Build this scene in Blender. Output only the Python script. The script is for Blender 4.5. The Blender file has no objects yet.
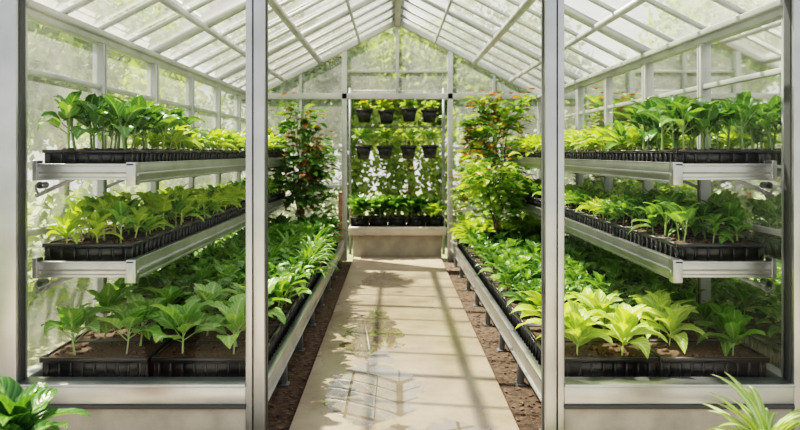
import bpy, math, random
import numpy as np
from math import sin, cos, pi, radians
random.seed(7); np.random.seed(7)
R = random.uniform
scene = bpy.context.scene

# ------------------------------------------------------------------ mesher
class M:
    def __init__(s): s.V=[]; s.F=[]; s.C=[]; s.MI=[]; s.n=0
    def add(s,V,F,C=None,mi=0):
        V=np.asarray(V,dtype=np.float64).reshape(-1,3); F=np.asarray(F,dtype=np.int64).reshape(-1,4)
        if C is None: C=np.zeros((len(V),4)); C[:,0]=random.random()
        s.V.append(V); s.F.append(F+s.n); s.C.append(C); s.MI.append(np.full(len(F),mi)); s.n+=len(V)
    def box(s,x0,x1,y0,y1,z0,z1,mi=0):
        V=[(x0,y0,z0),(x1,y0,z0),(x1,y1,z0),(x0,y1,z0),(x0,y0,z1),(x1,y0,z1),(x1,y1,z1),(x0,y1,z1)]
        F=[(0,3,2,1),(4,5,6,7),(0,1,5,4),(1,2,6,5),(2,3,7,6),(3,0,4,7)]
        s.add(V,F,None,mi)
    def frustum(s,cx,cy,z0,z1,ax,ay,bx,by,mi=0):
        V=[(cx-ax,cy-ay,z0),(cx+ax,cy-ay,z0),(cx+ax,cy+ay,z0),(cx-ax,cy+ay,z0),
           (cx-bx,cy-by,z1),(cx+bx,cy-by,z1),(cx+bx,cy+by,z1),(cx-bx,cy+by,z1)]
        F=[(0,3,2,1),(4,5,6,7),(0,1,5,4),(1,2,6,5),(2,3,7,6),(3,0,4,7)]
        s.add(V,F,None,mi)
    def beam(s,p,q,w,h,mi=0,up=(0,0,1)):
        p=np.array(p,float); q=np.array(q,float); d=q-p; d/=np.linalg.norm(d)
        up=np.array(up,float); sd=np.cross(d,up)
        if np.linalg.norm(sd)<1e-4: sd=np.cross(d,np.array((0,1.0,0)))
        sd/=np.linalg.norm(sd); u=np.cross(sd,d)
        V=[]
        for c in (p,q):
            for a,b in ((-1,-1),(1,-1),(1,1),(-1,1)): V.append(c+sd*a*w/2+u*b*h/2)
        s.add(V,[(0,3,2,1),(4,5,6,7),(0,1,5,4),(1,2,6,5),(2,3,7,6),(3,0,4,7)],None,mi)
    def lathe(s,prof,cx,cy,cz,n=20,mi=0):
        V=[];F=[]
        for r,z in prof:
            for i in range(n):
                a=2*pi*i/n; V.append((cx+r*cos(a),cy+r*sin(a),cz+z))
        for k in range(len(prof)-1):
            for i in range(n):
                j=(i+1)%n; F.append((k*n+i,k*n+j,(k+1)*n+j,(k+1)*n+i))
        s.add(V,F,None,mi)
    def tube(s,pts,rads,n=5,mi=0,C=None):
        V,F=tube(pts,rads,n); s.add(V,F,C,mi)
    def build(s,name,mats,smooth=False,bevel=0):
        V=np.concatenate(s.V); F=np.concatenate(s.F); C=np.concatenate(s.C); MI=np.concatenate(s.MI)
        me=bpy.data.meshes.new(name)
        me.vertices.add(len(V)); me.vertices.foreach_set('co',V.astype(np.float32).ravel())
        me.loops.add(len(F)*4); me.loops.foreach_set('vertex_index',F.astype(np.int32).ravel())
        me.polygons.add(len(F)); me.polygons.foreach_set('loop_start',(np.arange(len(F))*4).astype(np.int32))
        me.polygons.foreach_set('material_index',MI.astype(np.int32))
        for m in mats: me.materials.append(m)
        me.update(calc_edges=True)
        at=me.color_attributes.new('Col','FLOAT_COLOR','POINT')
        at.data.foreach_set('color',C.astype(np.float32).ravel())
        if smooth: me.polygons.foreach_set('use_smooth',np.ones(len(F),dtype=bool))
        me.update()
        ob=bpy.data.objects.new(name,me); scene.collection.objects.link(ob)
        if bevel:
            b=ob.modifiers.new('bevel','BEVEL'); b.width=bevel; b.segments=2; b.limit_method='ANGLE'
        return ob

def tube(pts,rads,n=5):
    pts=np.array(pts,float); V=[];F=[]
    for i,p in enumerate(pts):
        d=pts[min(i+1,len(pts)-1)]-pts[max(i-1,0)]; d/=np.linalg.norm(d)+1e-9
        a=np.cross(d,(0.3,1,0.1)); a/=np.linalg.norm(a)+1e-9; b=np.cross(d,a)
        for k in range(n):
            t=2*pi*k/n; V.append(p+(a*cos(t)+b*sin(t))*rads[i])
    for i in range(len(pts)-1):
        for k in range(n):
            j=(k+1)%n; F.append((i*n+k,i*n+j,(i+1)*n+j,(i+1)*n+k))
    return np.array(V),np.array(F)

# ------------------------------------------------------------------ materials
def newmat(name):
    m=bpy.data.materials.new(name); m.use_nodes=True; nt=m.node_tree; nt.nodes.clear()
    o=nt.nodes.new('ShaderNodeOutputMaterial'); return m,nt,o
def principled(name,col,rough=.5,metal=0,noise=0,nscale=20,bump=0,bscale=60,col2=None,spec=.5):
    m,nt,o=newmat(name); N=nt.nodes.new; L=nt.links.new
    p=N('ShaderNodeBsdfPrincipled'); p.inputs['Roughness'].default_value=rough; p.inputs['Metallic'].default_value=metal
    p.inputs['Specular IOR Level'].default_value=spec
    p.inputs['Base Color'].default_value=(*col,1)
    g=N('ShaderNodeNewGeometry')
    if col2 is not None:
        n=N('ShaderNodeTexNoise'); n.inputs['Scale'].default_value=nscale; n.inputs['Detail'].default_value=6
        L(g.outputs['Position'],n.inputs['Vector'])
        r=N('ShaderNodeValToRGB'); r.color_ramp.elements[0].position=.35; r.color_ramp.elements[1].position=.65
        r.color_ramp.elements[0].color=(*col,1); r.color_ramp.elements[1].color=(*col2,1)
        L(n.outputs['Fac'],r.inputs[0]); L(r.outputs[0],p.inputs['Base Color'])
    if bump:
        n=N('ShaderNodeTexNoise'); n.inputs['Scale'].default_value=bscale; n.inputs['Detail'].default_value=5
        L(g.outputs['Position'],n.inputs['Vector'])
        b=N('ShaderNodeBump'); b.inputs['Strength'].default_value=bump; b.inputs['Distance'].default_value=.01
        L(n.outputs['Fac'],b.inputs['Height']); L(b.outputs[0],p.inputs['Normal'])
    L(p.outputs[0],o.inputs[0]); return m

def leafmat(name,a,b,rib,tr=.35,rough=.38,ribw=.2,vein=.25):
    m,nt,o=newmat(name); N=nt.nodes.new; L=nt.links.new
    at=N('ShaderNodeAttribute'); at.attribute_name='Col'
    sp=N('ShaderNodeSeparateColor'); L(at.outputs['Color'],sp.inputs[0])
    mx=N('ShaderNodeMix'); mx.data_type='RGBA'; L(sp.outputs[0],mx.inputs[0])
    mx.inputs[6].default_value=(*a,1); mx.inputs[7].default_value=(*b,1)
    mr=N('ShaderNodeMapRange'); mr.inputs[1].default_value=0.0; mr.inputs[2].default_value=ribw
    mr.inputs[3].default_value=.75; mr.inputs[4].default_value=0; L(sp.outputs[1],mr.inputs[0])
    ad=N('ShaderNodeMath'); ad.operation='MULTIPLY_ADD'; L(sp.outputs[1],ad.inputs[0]); ad.inputs[1].default_value=-.25; L(sp.outputs[2],ad.inputs[2])
    mu=N('ShaderNodeMath'); mu.operation='MULTIPLY'; L(ad.outputs[0],mu.inputs[0]); mu.inputs[1].default_value=50
    si=N('ShaderNodeMath'); si.operation='SINE'; L(mu.outputs[0],si.inputs[0])
    gt=N('ShaderNodeMapRange'); L(si.outputs[0],gt.inputs[0]); gt.inputs[1].default_value=.45; gt.inputs[2].default_value=1; gt.inputs[3].default_value=0; gt.inputs[4].default_value=vein
    mm=N('ShaderNodeMath'); mm.operation='MAXIMUM'; L(mr.outputs[0],mm.inputs[0]); L(gt.outputs[0],mm.inputs[1])
    st=N('ShaderNodeMath'); st.operation='MAXIMUM'; L(mm.outputs[0],st.inputs[0]); L(at.outputs['Alpha'],st.inputs[1])
    m2=N('ShaderNodeMix'); m2.data_type='RGBA'; L(st.outputs[0],m2.inputs[0]); L(mx.outputs[2],m2.inputs[6]); m2.inputs[7].default_value=(*rib,1)
    bp=N('ShaderNodeBump'); bp.inputs['Strength'].default_value=.3; bp.inputs['Distance'].default_value=.004; L(si.outputs[0],bp.inputs['Height'])
    p=N('ShaderNodeBsdfPrincipled'); L(m2.outputs[2],p.inputs['Base Color']); p.inputs['Roughness'].default_value=rough
    L(bp.outputs[0],p.inputs['Normal'])
    t=N('ShaderNodeBsdfTranslucent')
    g=N('ShaderNodeMix'); g.data_type='RGBA'; g.blend_type='MULTIPLY'; g.inputs[0].default_value=1
    L(m2.outputs[2],g.inputs[6]); g.inputs[7].default_value=(1.5,1.4,.6,1); L(g.outputs[2],t.inputs[0])
    s=N('ShaderNodeMixShader'); s.inputs[0].default_value=tr; L(p.outputs[0],s.inputs[1]); L(t.outputs[0],s.inputs[2])
    L(s.outputs[0],o.inputs[0]); return m

alu=principled('aluminium',(.50,.51,.515),.34,.9,col2=(.40,.41,.415),nscale=4,bump=.05,bscale=90)
alud=principled('aluminium_weathered',(.20,.21,.215),.5,.6,col2=(.30,.31,.315),nscale=6)
white=principled('painted_frame',(.54,.55,.54),.4,.35,col2=(.40,.415,.41),nscale=3)
rubber=principled('rubber_gasket',(.05,.053,.055),.6)
blackp=principled('black_plastic',(.010,.011,.012),.35,bump=.05,spec=.6)
soilm=principled('potting_soil',(.045,.026,.016),.95,col2=(.15,.09,.055),nscale=60,bump=1,bscale=120)
earth=principled('earth',(.06,.038,.026),.95,col2=(.15,.10,.07),nscale=22,bump=1,bscale=60)
chip=principled('bark_chip',(.08,.05,.033),.85,col2=(.19,.125,.085),nscale=15)
conc=principled('concrete',(.31,.28,.235),.8,col2=(.42,.38,.325),nscale=7,bump=.3,bscale=80)
concl=principled('concrete_light',(.48,.42,.35),.75,col2=(.58,.51,.43),nscale=7,bump=.2,bscale=80)
bark=principled('bark',(.13,.085,.055),.9,col2=(.25,.18,.12),nscale=14,bump=.8,bscale=40)
wood=principled('timber',(.28,.13,.07),.7,col2=(.36,.19,.11),nscale=9)
grass=principled('outdoor_ground',(.18,.22,.09),.95,col2=(.32,.31,.19),nscale=3,bump=.6,bscale=30)
terra=principled('terracotta',(.42,.17,.09),.8,col2=(.5,.23,.13),nscale=10)
orange=principled('orange_petal',(.9,.3,.05),.5)

L_dark=leafmat('leaf_dark',(.035,.11,.022),(.08,.20,.04),(.28,.42,.15),.28,.24)
L_mid=leafmat('leaf_mid',(.09,.22,.035),(.18,.35,.06),(.44,.56,.24),.34,.28)
L_blue=leafmat('leaf_broad_green',(.12,.28,.05),(.23,.42,.09),(.55,.67,.33),.32,.30,.22,.32)
L_yel=leafmat('leaf_yellow_green',(.26,.42,.045),(.44,.58,.08),(.72,.8,.32),.38,.36)
L_char=leafmat('leaf_chartreuse',(.27,.44,.06),(.50,.65,.14),(.84,.88,.50),.36,.34,.32,.4)
L_red=leafmat('leaf_red',(.30,.12,.03),(.40,.22,.05),(.6,.3,.15),.35)
L_var=leafmat('leaf_variegated',(.20,.36,.09),(.36,.50,.16),(.85,.87,.6),.34,.4,.55)
L_tree=leafmat('leaf_tree',(.17,.25,.08),(.34,.42,.16),(.35,.45,.18),.45,.6)
L_tree2=leafmat('leaf_tree_dark',(.09,.15,.06),(.18,.26,.10),(.24,.34,.14),.4,.6)

def glassmat(name,haze,refl,tint=(.96,.98,.965),dirt=4):
    m,nt,o=newmat(name); N=nt.nodes.new; L=nt.links.new
    t=N('ShaderNodeBsdfTransparent'); t.inputs[0].default_value=(*tint,1)
    last=t.outputs[0]
    if haze>0:
        d=N('ShaderNodeBsdfDiffuse'); d.inputs[0].default_value=(.86,.87,.85,1)
        tl=N('ShaderNodeBsdfTranslucent'); tl.inputs[0].default_value=(.92,.93,.91,1)
        dd=N('ShaderNodeMixShader'); dd.inputs[0].default_value=.78; L(d.outputs[0],dd.inputs[1]); L(tl.outputs[0],dd.inputs[2])
        g=N('ShaderNodeNewGeometry'); n=N('ShaderNodeTexNoise'); n.inputs['Scale'].default_value=dirt; n.inputs['Detail'].default_value=7; n.inputs['Roughness'].default_value=.65
        L(g.outputs['Position'],n.inputs['Vector'])
        r=N('ShaderNodeMapRange'); r.inputs[1].default_value=.35; r.inputs[2].default_value=.75; r.inputs[3].default_value=haze*.6; r.inputs[4].default_value=haze*1.6
        L(n.outputs['Fac'],r.inputs[0])
        m1=N('ShaderNodeMixShader'); L(r.outputs[0],m1.inputs[0]); L(t.outputs[0],m1.inputs[1]); L(dd.outputs[0],m1.inputs[2]); last=m1.outputs[0]
    f=N('ShaderNodeFresnel'); f.inputs[0].default_value=1.45
    fm=N('ShaderNodeMath'); fm.operation='MULTIPLY'; L(f.outputs[0],fm.inputs[0]); fm.inputs[1].default_value=refl
    gl=N('ShaderNodeBsdfGlossy'); gl.inputs['Roughness'].default_value=.03; gl.inputs[0].default_value=(1,1,1,1)
    m2=N('ShaderNodeMixShader'); L(fm.outputs[0],m2.inputs[0]); L(last,m2.inputs[1]); L(gl.outputs[0],m2.inputs[2])
    L(m2.outputs[0],o.inputs[0]); return m
g_front=glassmat('glass_clear',0,.30,(.99,.993,.988))
g_side=glassmat('glass_side',.20,.9,dirt=2.2)
g_roof=glassmat('glass_roof',.30,.6,dirt=3)

def pathmat():
    m,nt,o=newmat('wet_concrete_path'); N=nt.nodes.new; L=nt.links.new
    g=N('ShaderNodeNewGeometry')
    n=N('ShaderNodeTexNoise'); n.inputs['Scale'].default_value=2.6; n.inputs['Detail'].default_value=8; n.inputs['Roughness'].default_value=.65; L(g.outputs['Position'],n.inputs['Vector'])
    r=N('ShaderNodeValToRGB'); r.color_ramp.elements[0].position=.32; r.color_ramp.elements[1].position=.68
    r.color_ramp.elements[0].color=(.33,.25,.185,1); r.color_ramp.elements[1].color=(.50,.395,.30,1); L(n.outputs['Fac'],r.inputs[0])
    n2=N('ShaderNodeTexNoise'); n2.inputs['Scale'].default_value=90; n2.inputs['Detail'].default_value=3; L(g.outputs['Position'],n2.inputs['Vector'])
    def blob(cx,cy,sx,sy,ns,amp,soft=.05):
        mp=N('ShaderNodeVectorMath'); mp.operation='SUBTRACT'; L(g.outputs['Position'],mp.inputs[0]); mp.inputs[1].default_value=(cx,cy,0)
        sc=N('ShaderNodeVectorMath'); sc.operation='MULTIPLY'; L(mp.outputs[0],sc.inputs[0]); sc.inputs[1].default_value=(1/sx,1/sy,0)
        ln=N('ShaderNodeVectorMath'); ln.operation='LENGTH'; L(sc.outputs[0],ln.inputs[0])
        nn=N('ShaderNodeTexNoise'); nn.inputs['Scale'].default_value=ns; nn.inputs['Detail'].default_value=3; L(g.outputs['Position'],nn.inputs['Vector'])
        ma=N('ShaderNodeMath'); ma.operation='MULTIPLY_ADD'; L(nn.outputs['Fac'],ma.inputs[0]); ma.inputs[1].default_value=amp; L(ln.outputs['Value'],ma.inputs[2])
        mr=N('ShaderNodeMapRange'); L(ma.outputs[0],mr.inputs[0]); mr.inputs[1].default_value=1+amp*.5-soft; mr.inputs[2].default_value=1+amp*.5+soft; mr.inputs[3].default_value=1; mr.inputs[4].default_value=0
        return mr.outputs[0]
    a=blob(-.18,.80,.28,.55,5,1.3,.04); b=blob(-.22,2.1,.22,.8,4,2.2); c=blob(.12,.0,.40,.25,5,2.6)
    m1=N('ShaderNodeMath'); m1.operation='MAXIMUM'; L(a,m1.inputs[0]); L(c,m1.inputs[1])
    pud=N('ShaderNodeMath'); pud.operation='MAXIMUM'; L(m1.outputs[0],pud.inputs[0]); L(b,pud.inputs[1])
    damp=blob(-.05,1.6,.75,3.6,1.8,1.4,.45)
    dk=N('ShaderNodeMapRange'); L(damp,dk.inputs[0]); dk.inputs[3].default_value=1; dk.inputs[4].default_value=.74
    pk=N('ShaderNodeMapRange'); L(pud.outputs[0],pk.inputs[0]); pk.inputs[3].default_value=1; pk.inputs[4].default_value=.6
    mu=N('ShaderNodeMath'); mu.operation='MULTIPLY'; L(dk.outputs[0],mu.inputs[0]); L(pk.outputs[0],mu.inputs[1])
    vm=N('ShaderNodeVectorMath'); vm.operation='SCALE'; L(r.outputs[0],vm.inputs[0]); L(mu.outputs[0],vm.inputs['Scale'])
    p=N('ShaderNodeBsdfPrincipled'); L(vm.outputs[0],p.inputs['Base Color']); p.inputs['IOR'].default_value=1.5
    ro=N('ShaderNodeMapRange'); L(damp,ro.inputs[0]); ro.inputs[3].default_value=.5; ro.inputs[4].default_value=.17
    rr=N('ShaderNodeMix'); rr.data_type='FLOAT'; L(pud.outputs[0],rr.inputs[0]); L(ro.outputs[0],rr.inputs[2]); rr.inputs[3].default_value=.02
    L(rr.outputs[0],p.inputs['Roughness'])
    L(pud.outputs[0],p.inputs['Coat Weight']); p.inputs['Coat Roughness'].default_value=.01; p.inputs['Coat IOR'].default_value=2.2
    inv=N('ShaderNodeMapRange'); L(pud.outputs[0],inv.inputs[0]); inv.inputs[3].default_value=.2; inv.inputs[4].default_value=0.0
    bp=N('ShaderNodeBump'); bp.inputs['Distance'].default_value=.005; L(inv.outputs[0],bp.inputs['Strength']); L(n2.outputs['Fac'],bp.inputs['Height']); L(bp.outputs[0],p.inputs['Normal'])
    L(p.outputs[0],o.inputs[0]); return m
pathm=pathmat()

# ------------------------------------------------------------------ leaves
def leaf(L,W,p0,p1,fold,shape,nv=7,nu=4,base=(0,0,0),az=0,roll=0,wave=0,kind=0):
    v=np.linspace(0,1,nv+1)
    if shape=='ovate': w=np.sin(pi*v**.72)**.85*(1-.15*v)
    elif shape=='lance': w=np.sin(pi*v**.8)**1.0
    elif shape=='strap': w=np.minimum(1,(v*6+.35))*(1-v**3)
    w=np.clip(w,0,None); w[0]=max(w[0],.04); w[-1]=.01
    ang=p0+(p1-p0)*v**1.1; ds=L/nv
    r=np.concatenate([[0],np.cumsum(np.cos(ang[:-1])*ds)]); z=np.concatenate([[0],np.cumsum(np.sin(ang[:-1])*ds)])
    u=np.linspace(-1,1,nu+1)
    UU,VV=np.meshgrid(u,v)
    wid=(W/2*w)[:,None]*UU
    lift=fold*np.abs(wid)+wave*np.sin(VV*14+UU*2)*np.abs(UU)*W*.5
    s=wid*np.cos(roll)-lift*np.sin(roll); h=wid*np.sin(roll)+lift*np.cos(roll)
    nr=-np.sin(ang)[:,None]; nz=np.cos(ang)[:,None]
    RR=r[:,None]+nr*h; ZZ=z[:,None]+nz*h
    X=base[0]+RR*cos(az)-s*sin(az); Y=base[1]+RR*sin(az)+s*cos(az); Z=base[2]+ZZ
    V=np.stack([X,Y,Z],-1).reshape(-1,3)
    C=np.zeros((len(V),4)); C[:,0]=random.random(); C[:,1]=np.abs(UU).ravel(); C[:,2]=VV.ravel(); C[:,3]=kind
    idx=np.arange((nv+1)*(nu+1)).reshape(nv+1,nu+1)
    F=np.stack([idx[:-1,:-1],idx[:-1,1:],idx[1:,1:],idx[1:,:-1]],-1).reshape(-1,4)
    return V,F,C
def combine(parts):
    V=[];F=[];C=[];n=0
    for v,f,c in parts: V.append(v);F.append(f+n);C.append(c);n+=len(v)
    return np.concatenate(V),np.concatenate(F),np.concatenate(C)
def stem(pts,rads,n=4):
    V,F=tube(pts,rads,n); C=np.zeros((len(V),4)); C[:,3]=.75; C[:,1]=1; return V,F,C

def p_broad(lod,H=.16,n=8,L=.195,W=.112,up=0,pet=1.0):
    nv,nu=(8,4) if lod else (4,2); P=[]
    lean=(R(-.02,.02),R(-.02,.02)); h=H*R(.85,1.1)
    P.append(stem([(0,0,0),(lean[0]*.5,lean[1]*.5,h*.5),(lean[0],lean[1],h)],[.007,.006,.004]))
    a0=R(0,6.28)
    for i in range(n):
        t=i/(n-1); zz=h*(.5+.5*t); az=a0+i*2.4+R(-.3,.3); pl=R(.04,.075)*(1.15-t*.7)*pet
        pitch=radians(38+up+38*t+R(-10,10)); b=(lean[0]*t,lean[1]*t,zz)
        e=(b[0]+pl*cos(az)*cos(pitch),b[1]+pl*sin(az)*cos(pitch),zz+pl*sin(pitch))
        P.append(stem([b,e],[.0036,.0028],3))
        P.append(leaf(L*R(.75,1.1)*(1.05-.3*t),W*R(.85,1.1)*(1.05-.3*t),pitch,pitch-radians(R(50,100)),.22,'ovate',nv,nu,e,az,R(-.3,.3),.08))
    return combine(P)
def p_lance(lod,H=.08,n=11,L=.195,W=.066,up=1.0,shape='lance'):
    nv,nu=(8,4) if lod else (4,2); P=[]; h=H*R(.8,1.2)
    P.append(stem([(0,0,0),(0,0,h)],[.005,.004]))
    a0=R(0,6.28)
    for i in range(n):
        t=i/(n-1); az=a0+i*2.4+R(-.3,.3)
        pitch=radians((24+56*t)*up+R(-8,10)); l=L*R(.8,1.1)*(1.05-.3*t)
        P.append(leaf(l,W*R(.85,1.15)*(1.05-.2*t),pitch,pitch-radians(R(50,95)),.35,shape,nv,nu,(0,0,h*(.4+.6*t)),az,R(-.3,.3),.1))
    return combine(P)
def p_spiky(lod,n=28,L=.34,W=.032):
    nv,nu=(8,2) if lod else (5,2); P=[stem([(0,0,0),(0,0,.08)],[.01,.008])]
    for i in range(n):
        t=i/(n-1); az=i*2.4+R(-.3,.3); pitch=radians(20+60*t+R(-8,8))
        P.append(leaf(L*R(.75,1.1),W*R(.8,1.2),pitch,pitch-radians(R(50,110)),.4,'strap',nv,nu,(0,0,.03+.06*t),az,R(-.2,.2)))
    return combine(P)
T={}
for lod in (0,1):
    T['broad',lod]=[p_broad(lod) for _ in range(9)]
    T['broadbig',lod]=[p_broad(lod,.17,10,.235,.155,-4,1.1) for _ in range(9)]
    T['lance',lod]=[p_lance(lod) for _ in range(9)]
    T['ros',lod]=[p_lance(lod,.13,12,.28,.108,1.05) for _ in range(9)]
    T['dense',lod]=[p_lance(lod,.13,12,.18,.068,.95) for _ in range(9)]
    T['spiky',lod]=[p_spiky(lod) for _ in range(6)]
def put(m,kind,lod,x,y,z,sc,mi):
    V,F,C=random.choice(T[kind,lod]); a=R(0,6.28); ca,sa=cos(a),sin(a)
    tx,ty=R(-.12,.12),R(-.12,.12)
    X=V[:,0]*ca-V[:,1]*sa; Y=V[:,0]*sa+V[:,1]*ca; Z=V[:,2]
    W=np.stack([x+(X+tx*Z)*sc,y+(Y+ty*Z)*sc,z+Z*sc],-1); C=C.copy(); C[:,0]=np.clip(C[:,0]*.7+R(0,.3),0,1)
    ax=np.abs(W[:,0]); lim=1.80; ex=np.maximum(ax-lim,0); W[:,0]=np.sign(W[:,0])*np.where(ax>lim,lim+.15*np.tanh(ex/.15),ax)
    ey=np.maximum(.18-W[:,1],0); W[:,1]=np.where(W[:,1]<.18,.18-.12*np.tanh(ey/.12),W[:,1])
    m.add(W,F,C,mi)

# ------------------------------------------------------------------ world, sun, camera
w=bpy.data.worlds.new('World'); scene.world=w; w.use_nodes=True; nt=w.node_tree; nt.nodes.clear()
o=nt.nodes.new('ShaderNodeOutputWorld'); bg=nt.nodes.new('ShaderNodeBackground')
tc=nt.nodes.new('ShaderNodeTexCoord'); sx=nt.nodes.new('ShaderNodeSeparateXYZ'); nt.links.new(tc.outputs['Generated'],sx.inputs[0])
cr=nt.nodes.new('ShaderNodeValToRGB'); cr.color_ramp.elements[0].position=0; cr.color_ramp.elements[0].color=(.92,.90,.85,1)
cr.color_ramp.elements[1].position=.8; cr.color_ramp.elements[1].color=(.66,.72,.78,1)
nt.links.new(sx.outputs[2],cr.inputs[0]); nt.links.new(cr.outputs[0],bg.inputs[0]); bg.inputs[1].default_value=.95
nt.links.new(bg.outputs[0],o.inputs[0])
sl=bpy.data.lights.new('sun','SUN'); sl.energy=10.5; sl.angle=radians(1.0); sl.color=(1,.91,.76)
so=bpy.data.objects.new('sun',sl); scene.collection.objects.link(so)
from mathutils import Vector
sd=Vector((.55,-.38,-1.0)); so.rotation_euler=sd.to_track_quat('-Z','Y').to_euler(); so.location=(-4,5,9)
cd=bpy.data.cameras.new('camera'); cam=bpy.data.objects.new('camera',cd); scene.collection.objects.link(cam)
cam.location=(-.06,-3.55,1.5); cam.rotation_euler=(radians(90),0,0); cd.lens=31.5; cd.sensor_width=36
cd.shift_x=.00875; cd.shift_y=-.0775; cd.clip_start=.05
cd.dof.use_dof=True; cd.dof.focus_distance=4.4; cd.dof.aperture_fstop=2.4
scene.camera=cam
try:
    scene.view_settings.view_transform='Filmic'; scene.view_settings.look='High Contrast'; scene.view_settings.exposure=.42
except Exception as e: print(e)

# ------------------------------------------------------------------ shell
YB=6.2; XE=2.0; ZE=2.31; ZR=3.35
PW=.615
m=M()
m.box(-PW,PW,-.25,6.35,-.05,.03)
floor=m.build('floor',[pathm],bevel=.006)
m=M()
m.box(-1.93,-PW,.06,YB-.05,-.05,0); m.box(PW,1.93,.06,YB-.05,-.05,0)
m.build('soil_bed',[earth])
m=M(); m.box(-20,20,-8,25,-.12,-.06); m.build('ground',[grass])
m=M(); m.box(-2.8,2.8,-4.6,-.27,-.058,0.0); m.build('paving',[concl],bevel=.004)
m=M()
for i in range(2600):
    s=random.choice((-1,1)); x=s*R(PW+.02,1.5); y=R(.2,6.0); l=R(.006,.018); a=R(0,3.14); z=R(.003,.012)
    V=np.array([(-l,-l*.5,0),(l,-l*.6,R(-.004,.006)),(l*.8,l*.5,R(0,.01)),(-l*.9,l*.55,R(0,.006))])
    X=V[:,0]*cos(a)-V[:,1]*sin(a)+x; Y=V[:,0]*sin(a)+V[:,1]*cos(a)+y
    X=np.where(s>0,np.maximum(X,PW+.01),np.minimum(X,-PW-.01))
    m.add(np.stack([X,Y,V[:,2]+z],-1),[(0,1,2,3)])
m.build('bark_mulch',[chip])

wn=[0]
def pane(verts,mat):
    wn[0]+=1; mm=M(); mm.add(verts,[(0,1,2,3)]); return mm.build('window_%d'%wn[0],[mat])
posts=[0.06+i*1.028 for i in range(7)]
for s,nm in ((-1,'wall_left'),(1,'wall_right')):
    m=M(); X0,X1=sorted((s*1.965,s*2.04))
    m.box(X0-.02 if s<0 else X0,X1 if s<0 else X1+.02,-.02,YB+.04,-.06,.27,1)
    m.box(X0,X1,0,YB,.27,.33)
    m.box(X0,X1,0,YB,ZE-.09,ZE)
    m.box(*sorted((s*1.93,s*1.965)),.05,YB,ZE-.05,ZE-.015)
    m.box(*sorted((s*1.98,s*2.02)),0,YB,1.92,1.95)
    m.box(*sorted((s*1.98,s*2.02)),0,YB,1.06,1.09)
    for i,y in enumerate(posts):
        wd=.042 if i%2==0 else .028
        m.box(X0,X1,y-wd,y+wd,.33,ZE-.09)
        m.box(X0-.003,X1+.003,y-.006,y+.006,.33,ZE-.09,2)
    m.build(nm,[white,conc,alud],bevel=.003)
    for i in range(6):
        pane([(s*2.0,posts[i],.33),(s*2.0,posts[i+1],.33),(s*2.0,posts[i+1],ZE-.09),(s*2.0,posts[i],ZE-.09)],g_side)
m=M()
for s in (-1,1):
    x0,x1=sorted((s*1.94,s*2.06)); m.box(x0,x1,-.06,.04,0,ZE+.15)
    x0,x1=sorted((s*1.933,s*1.94)); m.box(x0,x1,-.035,.02,.345,ZE+.05,2)
    x0,x1=sorted((s*.700,s*.755)); m.box(x0,x1,-.065,.04,0,ZE+.05)
    x0,x1=sorted((s*.755,s*.762)); m.box(x0,x1,-.045,.03,0,ZE+.05,2)
    x0,x1=sorted((s*.762,s*.795)); m.box(x0,x1,-.06,.04,0,ZE+.05)
    x0,x1=sorted((s*.695,s*.700)); m.box(x0,x1,-.03,.01,.03,ZE+.05,2)
    x0,x1=sorted((s*.795,s*1.94)); m.box(x0,x1,-.06,.04,.245,.335); m.box(x0,x1,-.075,.05,.335,.35); m.box(x0,x1,-.07,.04,.225,.245,2)
    m.box(x0,x1,-.05,.04,-.06,.225,1)
m.box(-2.06,2.06,-.06,.04,ZE+.05,ZE+.14)
for x in (-.74,0,.74): m.box(x-.03,x+.03,-.04,.03,ZE+.14,ZR-abs(x)*.52-.03)
for s in (-1,1): m.beam((0,0,ZR),(s*2.02,0,ZE),.07,.08,up=(0,1,0))
m.build('wall_front',[alu,conc,rubber],bevel=.003)
for s in (-1,1):
    pane([(s*.79,0,.34),(s*1.935,0,.34),(s*1.935,0,ZE+.05),(s*.79,0,ZE+.05)],g_front)
m=M()
for s in (-1,1):
    x0,x1=sorted((s*.70,s*.77)); m.box(x0,x1,YB-.04,YB+.04,0,ZR-.74*.52-.05)
    x0,x1=sorted((s*1.965,s*2.04)); m.box(x0,x1,YB-.04,YB+.04,.27,ZE)
    m.box(*sorted((s*1.33,s*1.365)),YB-.02,YB+.02,.3,ZE)
    m.box(*sorted((s*.77,s*1.965)),YB-.04,YB+.04,-.06,.3,1)
    for z in (.32,1.02,1.55): m.box(*sorted((s*.77,s*1.965)),YB-.02,YB+.02,z,z+.04)
    m.beam((0,YB,ZR-.02),(s*2.02,YB,ZE-.02),.07,.09,up=(0,1,0))
    m.box(*sorted((s*1.33,s*1.365)),YB-.02,YB+.02,ZE,ZR-1.35*.52-.05)
m.box(-2.0,2.0,YB-.04,YB+.04,ZE-.06,ZE+.02)
m.box(-.77,.77,YB-.02,YB+.02,2.62,2.65)
m.box(-.02,.02,YB-.03,YB+.03,ZE,ZR-.05)
m.build('wall_back',[white,conc],bevel=.003)
for s in (-1,1):
    pane([(s*.77,YB,.3),(s*1.97,YB,.3),(s*1.97,YB,ZE-.04),(s*.77,YB,ZE-.04)],g_side)
    pane([(0,YB,ZE),(s*2.0,YB,ZE),(s*1.99,YB,ZE+.005),(0,YB,ZR-.03)],g_side)
m=M()
m.box(-.035,.035,-.03,YB+.05,ZR-.09,ZR+.0)
m.box(-.08,.08,-.03,YB+.05,ZR+.0,ZR+.02)
def zr(x): return ZR-abs(x)/2.0*(ZR-ZE)
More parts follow.
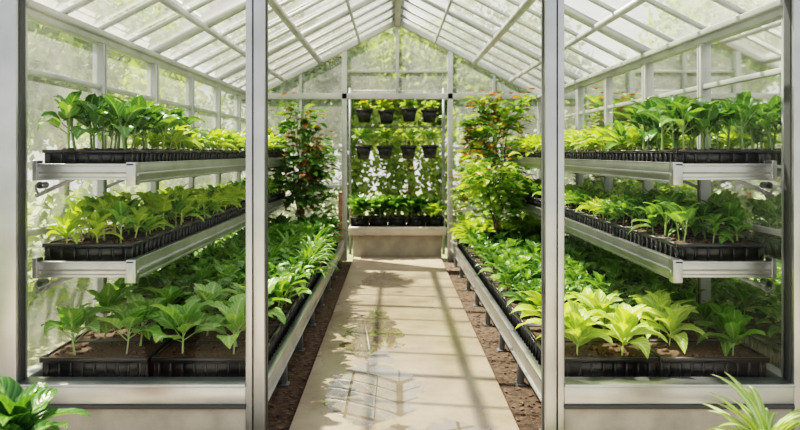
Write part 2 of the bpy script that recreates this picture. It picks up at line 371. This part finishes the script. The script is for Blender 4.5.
for s in (-1,1):
    n=12
    for i in range(n+1):
        y=YB*i/n; big=(i%4==0)
        m.beam((0,y,zr(0)-.01),(s*2.0,y,zr(2)-.01),.055 if big else .024,.06 if big else .03,up=(0,0,1))
    for x,wd in ((1.06,.055),(.52,.022),(1.55,.022)):
        m.beam((s*x,0,zr(x)-.05),(s*x,YB,zr(x)-.05),wd,.05)
m.build('ceiling',[white])
for s in (-1,1):
    pane([(0,0,ZR+.02),(0,YB,ZR+.02),(s*2.04,YB,ZE+.0),(s*2.04,0,ZE+.0)],g_roof)

# ------------------------------------------------------------------ shelves
SH=[1.43,.917]
YS,YE=.15,5.75
for s in (-1,1):
    ye=5.75 if s<0 else 5.3
    for zi,z in enumerate(SH):
        m=M(); xi=s*1.44; xo=s*1.945
        a,b=sorted((xi,xo))
        m.box(a,b,YS,ye,z-.012,z)
        a,b=sorted((s*1.425,s*1.44)); m.box(a,b,YS,ye,z-.085,z+.018)
        a,b=sorted((s*1.42,s*1.455)); m.box(a,b,YS,ye,z-.092,z-.078); m.box(a,b,YS,ye,z+.012,z+.02)
        a,b=sorted((s*1.405,s*1.425)); m.box(a,b,YS,ye,z-.05,z-.035)
        a,b=sorted((s*1.42,s*1.945)); m.box(a,b,YS-.014,YS,z-.06,z+.012); m.box(a,b,YS-.03,YS+.012,z+.004,z+.014)
        m.box(a,b,YS-.022,YS+.002,z-.072,z-.058); m.box(a,b,YS-.016,YS-.013,z-.04,z-.03,1)
        a,b=sorted((s*1.41,s*1.46)); m.box(a,b,YS-.03,YS+.03,z-.10,z+.022)
        a,b=sorted((s*1.925,s*1.95)); m.box(a,b,YS-.035,YS+.03,z-.075,z+.03)
        pts=[(s*(1.91+.028*sin(t)),YS-.02,z-.085-.03*(1-cos(t))) for t in np.linspace(0,4.6,12)]
        m.tube(pts,[.007]*12,6,1)
        m.tube([(s*1.905,YS-.045,z-.1),(s*1.905,YS+.02,z-.1)],[.018,.018],10,1)
        for y in posts[:-1]:
            y=max(y,YS+.03)
            m.beam((s*1.965,y,z-.03),(s*1.445,y,z-.03),.02,.036,1)
            m.beam((s*1.965,y,z-.16),(s*1.70,y,z-.04),.012,.02,1)
        m.build('metal_shelf',[alu,alud],bevel=.002)
for s in (-1,1):
    m=M(); ye=5.85
    a,b=sorted((s*.735,s*1.94)); m.box(a,b,.09,ye,.285,.297)
    a,b=sorted((s*.72,s*.735)); m.box(a,b,.08,ye,.215,.325)
    a,b=sorted((s*.708,s*.75)); m.box(a,b,.08,ye,.205,.217); m.box(a,b,.08,ye,.318,.328)
    a,b=sorted((s*.72,s*1.94)); m.box(a,b,.07,.085,.22,.31)
    for i in range(8):
        y=.2+i*.78
        a,b=sorted((s*.745,s*.785)); m.box(a,b,y-.02,y+.02,0,.285,1)
        a,b=sorted((s*1.84,s*1.88)); m.box(a,b,y-.02,y+.02,0,.285,1)
        m.beam((s*.765,y,.25),(s*1.86,y,.25),.03,.04,1)
        a,b=sorted((s*.73,s*.80)); m.box(a,b,y-.035,y+.035,0,.012,1)
    m.build('potting_bench',[alu,alud],bevel=.002)

# ------------------------------------------------------------------ trays
def tray(m,cx,cy,z,wx,wy,h):
    hx,hy=wx/2,wy/2
    m.frustum(cx,cy,z,z+h*.9,hx*.90,hy*.88,hx*.955,hy*.94)
    for (x0,x1,y0,y1) in ((cx-hx,cx+hx,cy-hy,cy-hy+.014),(cx-hx,cx+hx,cy+hy-.014,cy+hy),(cx-hx,cx-hx+.014,cy-hy+.014,cy+hy-.014),(cx+hx-.014,cx+hx,cy-hy+.014,cy+hy-.014)):
        m.box(x0,x1,y0,y1,z+h*.80,z+h)
    m.box(cx-hx+.014,cx+hx-.014,cy-hy+.014,cy+hy-.014,z+h*.88,z+h*.93,1)
    n=max(3,int(wx/.06))
    for i in range(n):
        x=cx-hx*.86+2*hx*.86*i/(n-1)
        m.box(x-.006,x+.006,cy-hy*.985,cy-hy*.9,z+.004,z+h*.8)
    n=max(3,int(wy/.06))
    for i in range(n):
        y=cy-hy*.82+2*hy*.82*i/(n-1)
        for q in (-1,1):
            a,b=sorted((cx+q*hx*.985,cx+q*hx*.9)); m.box(a,b,y-.006,y+.006,z+.004,z+h*.8)
    for k in range(26):
        x=cx+R(-.85,.85)*hx; y=cy+R(-.8,.8)*hy; r=R(.006,.018)
        m.frustum(x,y,z+h*.925,z+h*.93+r,r,r,r*.5,r*.4,1)

MATS=[L_dark,L_mid,L_blue,L_yel,L_char]
def row(s,z,h,ye,spec,name,sc=1):
    mt=M(); mp=M(); y=YS+.02; wy=.285; wx=.475
    xc=s*1.69
    while y+wy<ye:
        cy=y+wy/2; tray(mt,xc,cy,z,wx,wy-.012,h); lod=1 if cy<2.6 else 0
        for ix in range(3):
            for iy in range(2):
                kind,mi,k=spec(cy)
                x=xc-s*.02+(ix-1)*.15+R(-.025,.025); yy=cy+(iy-.5)*.13+R(-.02,.02)
                put(mp,kind,lod,x,yy,z+h*.9,k*sc*R(.82,1.1),mi)
        y+=wy
    mt.build('seedling_trays',[blackp,soilm],bevel=0)
    ob=mp.build(name,MATS,smooth=True)
def pick(*a): return random.choice(a)
row(-1,SH[0],.088,5.7,lambda y: pick(('broad',0,1.1),('broad',1,1.05),('broad',0,1.05)) if y<1.0 else (pick(('lance',3,1.05),('broad',1,1)) if y<1.6 else pick(('lance',3,1.05),('lance',4,1.0),('lance',1,1))),'broadleaf_seedlings')
row(-1,SH[1],.10,5.7,lambda y: pick(('lance',3,.95),('broad',1,.85),('lance',1,.9),('broad',3,.82)) if y<2.4 else pick(('lance',1,.95),('lance',3,.95)),'yellow_green_seedlings')
row(1,SH[0],.088,5.2,lambda y: pick(('broad',0,1.1),('broad',0,1.0),('broad',1,1.05)) if y<.9 else pick(('lance',3,1.0),('lance',4,1.0),('lance',3,1.0),('lance',1,1)),'broadleaf_seedlings')
row(1,SH[1],.10,5.2,lambda y: pick(('broad',1,.85),('broad',1,.82),('dense',1,.9),('broad',0,.85)) if y<1.6 else pick(('dense',1,.85),('lance',3,.9),('lance',3,.85)),'green_seedlings')

for s in (-1,1):
    mt=M(); mp=M(); y=.11; wy=.36
    zb=.297; h=.13
    while y+wy<5.8:
        cy=y+wy/2; lod=1 if cy<2.6 else 0
        for c in (0,1):
            xc=s*(1.045+c*.585); tray(mt,xc,cy,zb,.565,wy-.012,h)
            big=cy<.9
            nx,ny=(2,2) if big else (4,3)
            for ix in range(nx):
                for iy in range(ny):
                    x=xc+(ix-(nx-1)/2)*.56/nx+R(-.03,.03); yy=cy+(iy-(ny-1)/2)*.34/ny+R(-.02,.02)
                    if big:
                        if (ix+iy)%2==(1 if s<0 else 0) and R(0,1)<.55: continue
                    elif R(0,1)<.25: continue
                    if s<0:
                        if big: k=('broadbig',2,R(.82,1.0))
                        elif cy<2.2: k=pick(('broad',1,.95),('broad',1,1.0),('dense',1,1.0),('broad',0,1))
                        elif cy<4.2:
                            k=('spiky',1,R(.8,1.05)) if (ix%2==1 and iy==1) else pick(('dense',1,.95),('dense',0,.95),('broad',1,.9))
                        else: k=pick(('dense',0,1.1),('broad',1,1.1),('dense',1,1.1))
                    else:
                        if big: k=('ros',4,R(.85,1.05)) if R(0,1)<.8 else ('ros',3,1.0)
                        elif cy<4.3: k=pick(('dense',1,.85),('dense',0,.85),('dense',1,.8),('broad',1,.85))
                        else: k=pick(('ros',3,1.0),('ros',4,1.0),('dense',1,1.1))
                    if s>0 and big and x>1.62: k=('ros',1,.85)
                    put(mp,k[0],lod,x,yy,zb+h*.9,k[2],k[1])
        y+=wy
    mt.build('planting_trays',[blackp,soilm])
    mp.build('bench_plants',MATS,smooth=True)

# ------------------------------------------------------------------ climbers near the back
def climber(cx,cy,top,wid,name,mats,seed,n=620,fl=40,ls=1.0):
    random.seed(seed); m=M()
    m.lathe([(.0001,0),(.11,0),(.14,.18),(.15,.18),(.15,.2),(.13,.2),(.125,.17),(.0001,.17)],cx,cy,.43,16,3)
    for q in range(4):
        pts=[(cx+R(-.03,.03)+wid*.5*cos(q*1.57)*i/8,cy+R(-.03,.03)+wid*.5*sin(q*1.57)*i/8,.58+(top-.62)*i/8) for i in range(9)]
        m.tube(pts,[.012-.001*i for i in range(9)],5,5)
    clumps=[(R(-1,1)*wid,R(-1,1)*wid,R(.0,1)**.8) for _ in range(34)]
    for i in range(n):
        qx,qy,t=random.choice(clumps); z=.68+(top-.8)*t+R(-.16,.18)
        b=(cx+qx*(1-.3*t)+R(-.11,.11),cy+qy*(1-.3*t)+R(-.11,.11),z); rr=R(0,1); mi=0 if rr<.5 else (1 if rr<.88 else 2)
        az=math.atan2(b[1]-cy,b[0]-cx)+R(-1.2,1.2)
        V,F,C=leaf(R(.13,.2)*ls,R(.065,.10)*ls,radians(R(-10,50)),radians(R(-70,-15)),.25,'ovate',5,2,b,az,R(-.4,.4),.05); m.add(V,F,C,mi)
        if i%5==0: V,F,C=stem([(cx+qx*.4,cy+qy*.4,z-.12),b],[.005,.002],3); m.add(V,F,C,0)
    for i in range(fl):
        qx,qy,t=random.choice(clumps); c=(cx+qx+R(-.1,.1),cy+qy-.18+R(-.1,.1),.85+(top-.75)*t**.6)
        for k in range(5):
            V,F,C=leaf(.055,.042,radians(35),radians(-20),.2,'ovate',3,2,c,k*1.257,0); m.add(V,F,C,4)
    return m.build(name,mats,smooth=True)
climber(-1.22,5.15,2.2,.34,'flowering_climber',[L_mid,L_dark,L_red,blackp,orange,bark],3,700,22)
climber(1.24,5.3,2.2,.40,'flowering_climber',[L_mid,L_yel,L_red,blackp,orange,bark],9,850,45)
climber(1.10,4.3,1.45,.30,'flowering_climber',[L_yel,L_mid,L_char,blackp,orange,bark],12,380,14)
random.seed(21)
m=M(); m.box(-.80,-.75,5.92,5.97,0,.95); m.box(-.805,-.745,5.915,5.975,.95,.965); m.build('timber_stake',[wood],bevel=.003)

# ------------------------------------------------------------------ back planter bench
m=M()
m.box(-.69,.69,6.30,6.95,.34,.45); m.box(-.63,.63,6.38,6.9,-.06,.34,1)
m.build('concrete_bench',[concl,conc],bevel=.008)
mt=M(); mp=M()
for i in range(5):
    cx=-.54+i*.27
    tray(mt,cx,6.62,.45,.26,.34,.13)
    for k in range(8):
        kind=('ros',3,.8) if i==4 else pick(('broad',0,1.1),('dense',0,1.1),('broad',1,1.0),('broad',1,1.0))
        if i==4 and k>2: kind=('broad',0,.9)
        put(mp,kind[0],1,cx+R(-.08,.08),6.60+R(-.15,.13),.56,kind[2]*R(.85,1.15),kind[1])
mt.build('planter_box',[blackp,soilm]); mp.build('planter_foliage',MATS,smooth=True)

m=M(); mp=M()
YH=7.25
for x in (-.72,.72): m.box(x-.02,x+.02,YH-.02,YH+.03,-.06,2.5,1)
for z in (2.46,1.90): m.box(-.72,.72,YH,YH+.02,z-.012,z+.012,1)
for ri,(zt,mi,kd) in enumerate(((2.16,3,'lance'),(1.60,1,'broad'))):
    for i in range(4):
        cx=-.50+i*.335+R(-.03,.03); dz=R(-.02,.02); zt_=zt+dz
        m.frustum(cx,YH-.13,zt_-.20,zt_,.08,.08,.115,.115,0); m.box(cx-.125,cx+.125,YH-.255,YH-.005,zt_-.035,zt_,0)
        m.box(cx-.1,cx+.1,YH-.23,YH-.03,zt_,zt_+.006,3)
        m.tube([(cx-.1,YH-.13,zt_),(cx,YH-.02,zt+.30)],[.003,.003],4,1); m.tube([(cx+.1,YH-.13,zt_),(cx,YH-.02,zt+.30)],[.003,.003],4,1)
        for k in range(5 if (i+ri)%3 else 4): put(mp,kd,1,cx+R(-.08,.08),YH-.13+R(-.05,.05),zt_,R(.7,.95),pick(mi,4,3,2))
        if ri==0 and i in(0,1,2):
            for q in range(16):
                c=(cx+R(-.12,.12),YH-.25+R(-.1,.1),zt+R(.12,.22))
                for k in range(5):
                    V,F,C=leaf(.055,.042,radians(35),radians(-20),.2,'ovate',3,2,c,k*1.257,0); mp.add(V,F,C,5)
m.build('hanging_pot_rack',[blackp,alud,blackp,soilm])
mp.build('hanging_pot_plants',MATS+[orange],smooth=True)

# ------------------------------------------------------------------ foreground pots
def potted(cx,cy,r,h,name,kind,mat,potmat,n,L,W,z0=0):
    m=M(); m.lathe([(.0001,0),(r*.72,0),(r*.95,h*.85),(r*1.05,h*.85),(r*1.05,h),(r*.93,h),(r*.9,h*.9),(.0001,h*.9)],cx,cy,z0,28,1)
    if kind=='hosta': V,F,C=p_lance(1,.12,n,L,W,1.1,'ovate')
    else: V,F,C=p_spiky(1,n,L,W)
    m.add(V+np.array((cx,cy,z0+h*.88)),F,C,0)
    return m.build(name,[mat,potmat],smooth=True)
random.seed(5)
potted(-1.48,-.92,.17,.36,'potted_broadleaf_plant','hosta',L_dark,terra,15,.33,.165)
potted(1.38,-.85,.15,.29,'potted_spider_plant','sp',L_var,terra,70,.36,.036)

# ------------------------------------------------------------------ outdoors
def cloud(m,c,rad,n,size,mi):
    d=np.random.normal(size=(n,3)); d/=np.linalg.norm(d,axis=1)[:,None]; rr=np.random.uniform(.35,1,n)**.5
    P=np.array(c)+d*rr[:,None]*np.array(rad)
    P=P[(np.abs(P[:,0])>2.35)|(P[:,1]>7.9)]; P=P[P[:,2]>0]; n=len(P)
    a=np.random.normal(size=(n,3)); a/=np.linalg.norm(a,axis=1)[:,None]
    b=np.cross(a,np.random.normal(size=(n,3))); b/=np.linalg.norm(b,axis=1)[:,None]
    s=size*np.random.uniform(.6,1.3,n)[:,None]
    V=np.stack([P,P+a*s*.5+b*s*.28,P+a*s,P+a*s*.5-b*s*.28],1).reshape(-1,3)
    C=np.zeros((len(V),4)); C[:,0]=np.repeat(np.random.rand(n),4); C[:,1]=1; C[:,2]=.3
    m.add(V,np.arange(len(V)).reshape(-1,4),C,mi)
def tree(x,y,h,r,mat,flower=None,dens=1.0):
    m=M(); zc=h*.62
    m.tube([(x,y,-.08),(x+.05,y,h*.2),(x-.05,y+.05,h*.4),(x,y,h*.7)],[.11,.09,.07,.04],8,1)
    for i in range(11):
        a=R(0,6.28); rr=R(.3,.75)*r; z0=h*R(.25,.5); e=(x+rr*cos(a),y+rr*sin(a),zc+R(-.4,.6)*r)
        if abs(e[0])<2.3 and e[1]<8: continue
        m.tube([(x,y,z0),((x+e[0])/2+R(-.1,.1),(y+e[1])/2,(z0+e[2])/2+.05),e],[.035,.025,.012],5,1)
        cloud(m,e,(r*.5,r*.5,r*.42),int(380*dens),.17,0)
    cloud(m,(x,y,zc),(r*.8,r*.8,r*.8),int(700*dens),.17,0)
    mats=[mat,bark]
    if flower:
        mats.append(flower); cloud(m,(x,y,zc),(r*.9,r*.9,r*.8),160,.13,2)
    m.build('tree',mats)
for (x,y,h,r,mt_,fl,dn) in ((-4.2,1.2,3.4,1.3,L_tree,orange,.8),(-4.8,4.6,3.4,1.3,L_tree2,None,.8),(-3.9,7.8,3.0,1.1,L_tree,None,.8),
        (4.8,2.2,3.5,1.3,L_tree,None,.8),(4.5,5.2,3.2,1.2,L_tree2,None,.8),(4.0,8.4,3.2,1.1,L_tree,None,.8),
        (-1.9,10.6,4.6,1.8,L_tree2,None,1.5),(.3,11.6,4.4,1.8,L_tree,None,1.8),(2.2,10.6,4.7,1.8,L_tree2,None,1.5),(-6,9,5.0,2.0,L_tree,None,1),(6.2,9.5,5.0,2.0,L_tree,None,1)):
    tree(x,y,h,r,mt_,fl,dn)
for s in (-1,1):
    m=M()
    for i in range(12): cloud(m,(s*R(3.0,3.7),-.2+i*.8,.6),(.55,.6,.7),480,.12,0)
    m.build('hedge',[L_tree if s<0 else L_tree2])
m=M()
for i in range(10): cloud(m,(-3.4+i*.75,9.1,1.0),(.6,.6,1.3),1100,.15,0)
m.build('hedge',[L_tree])
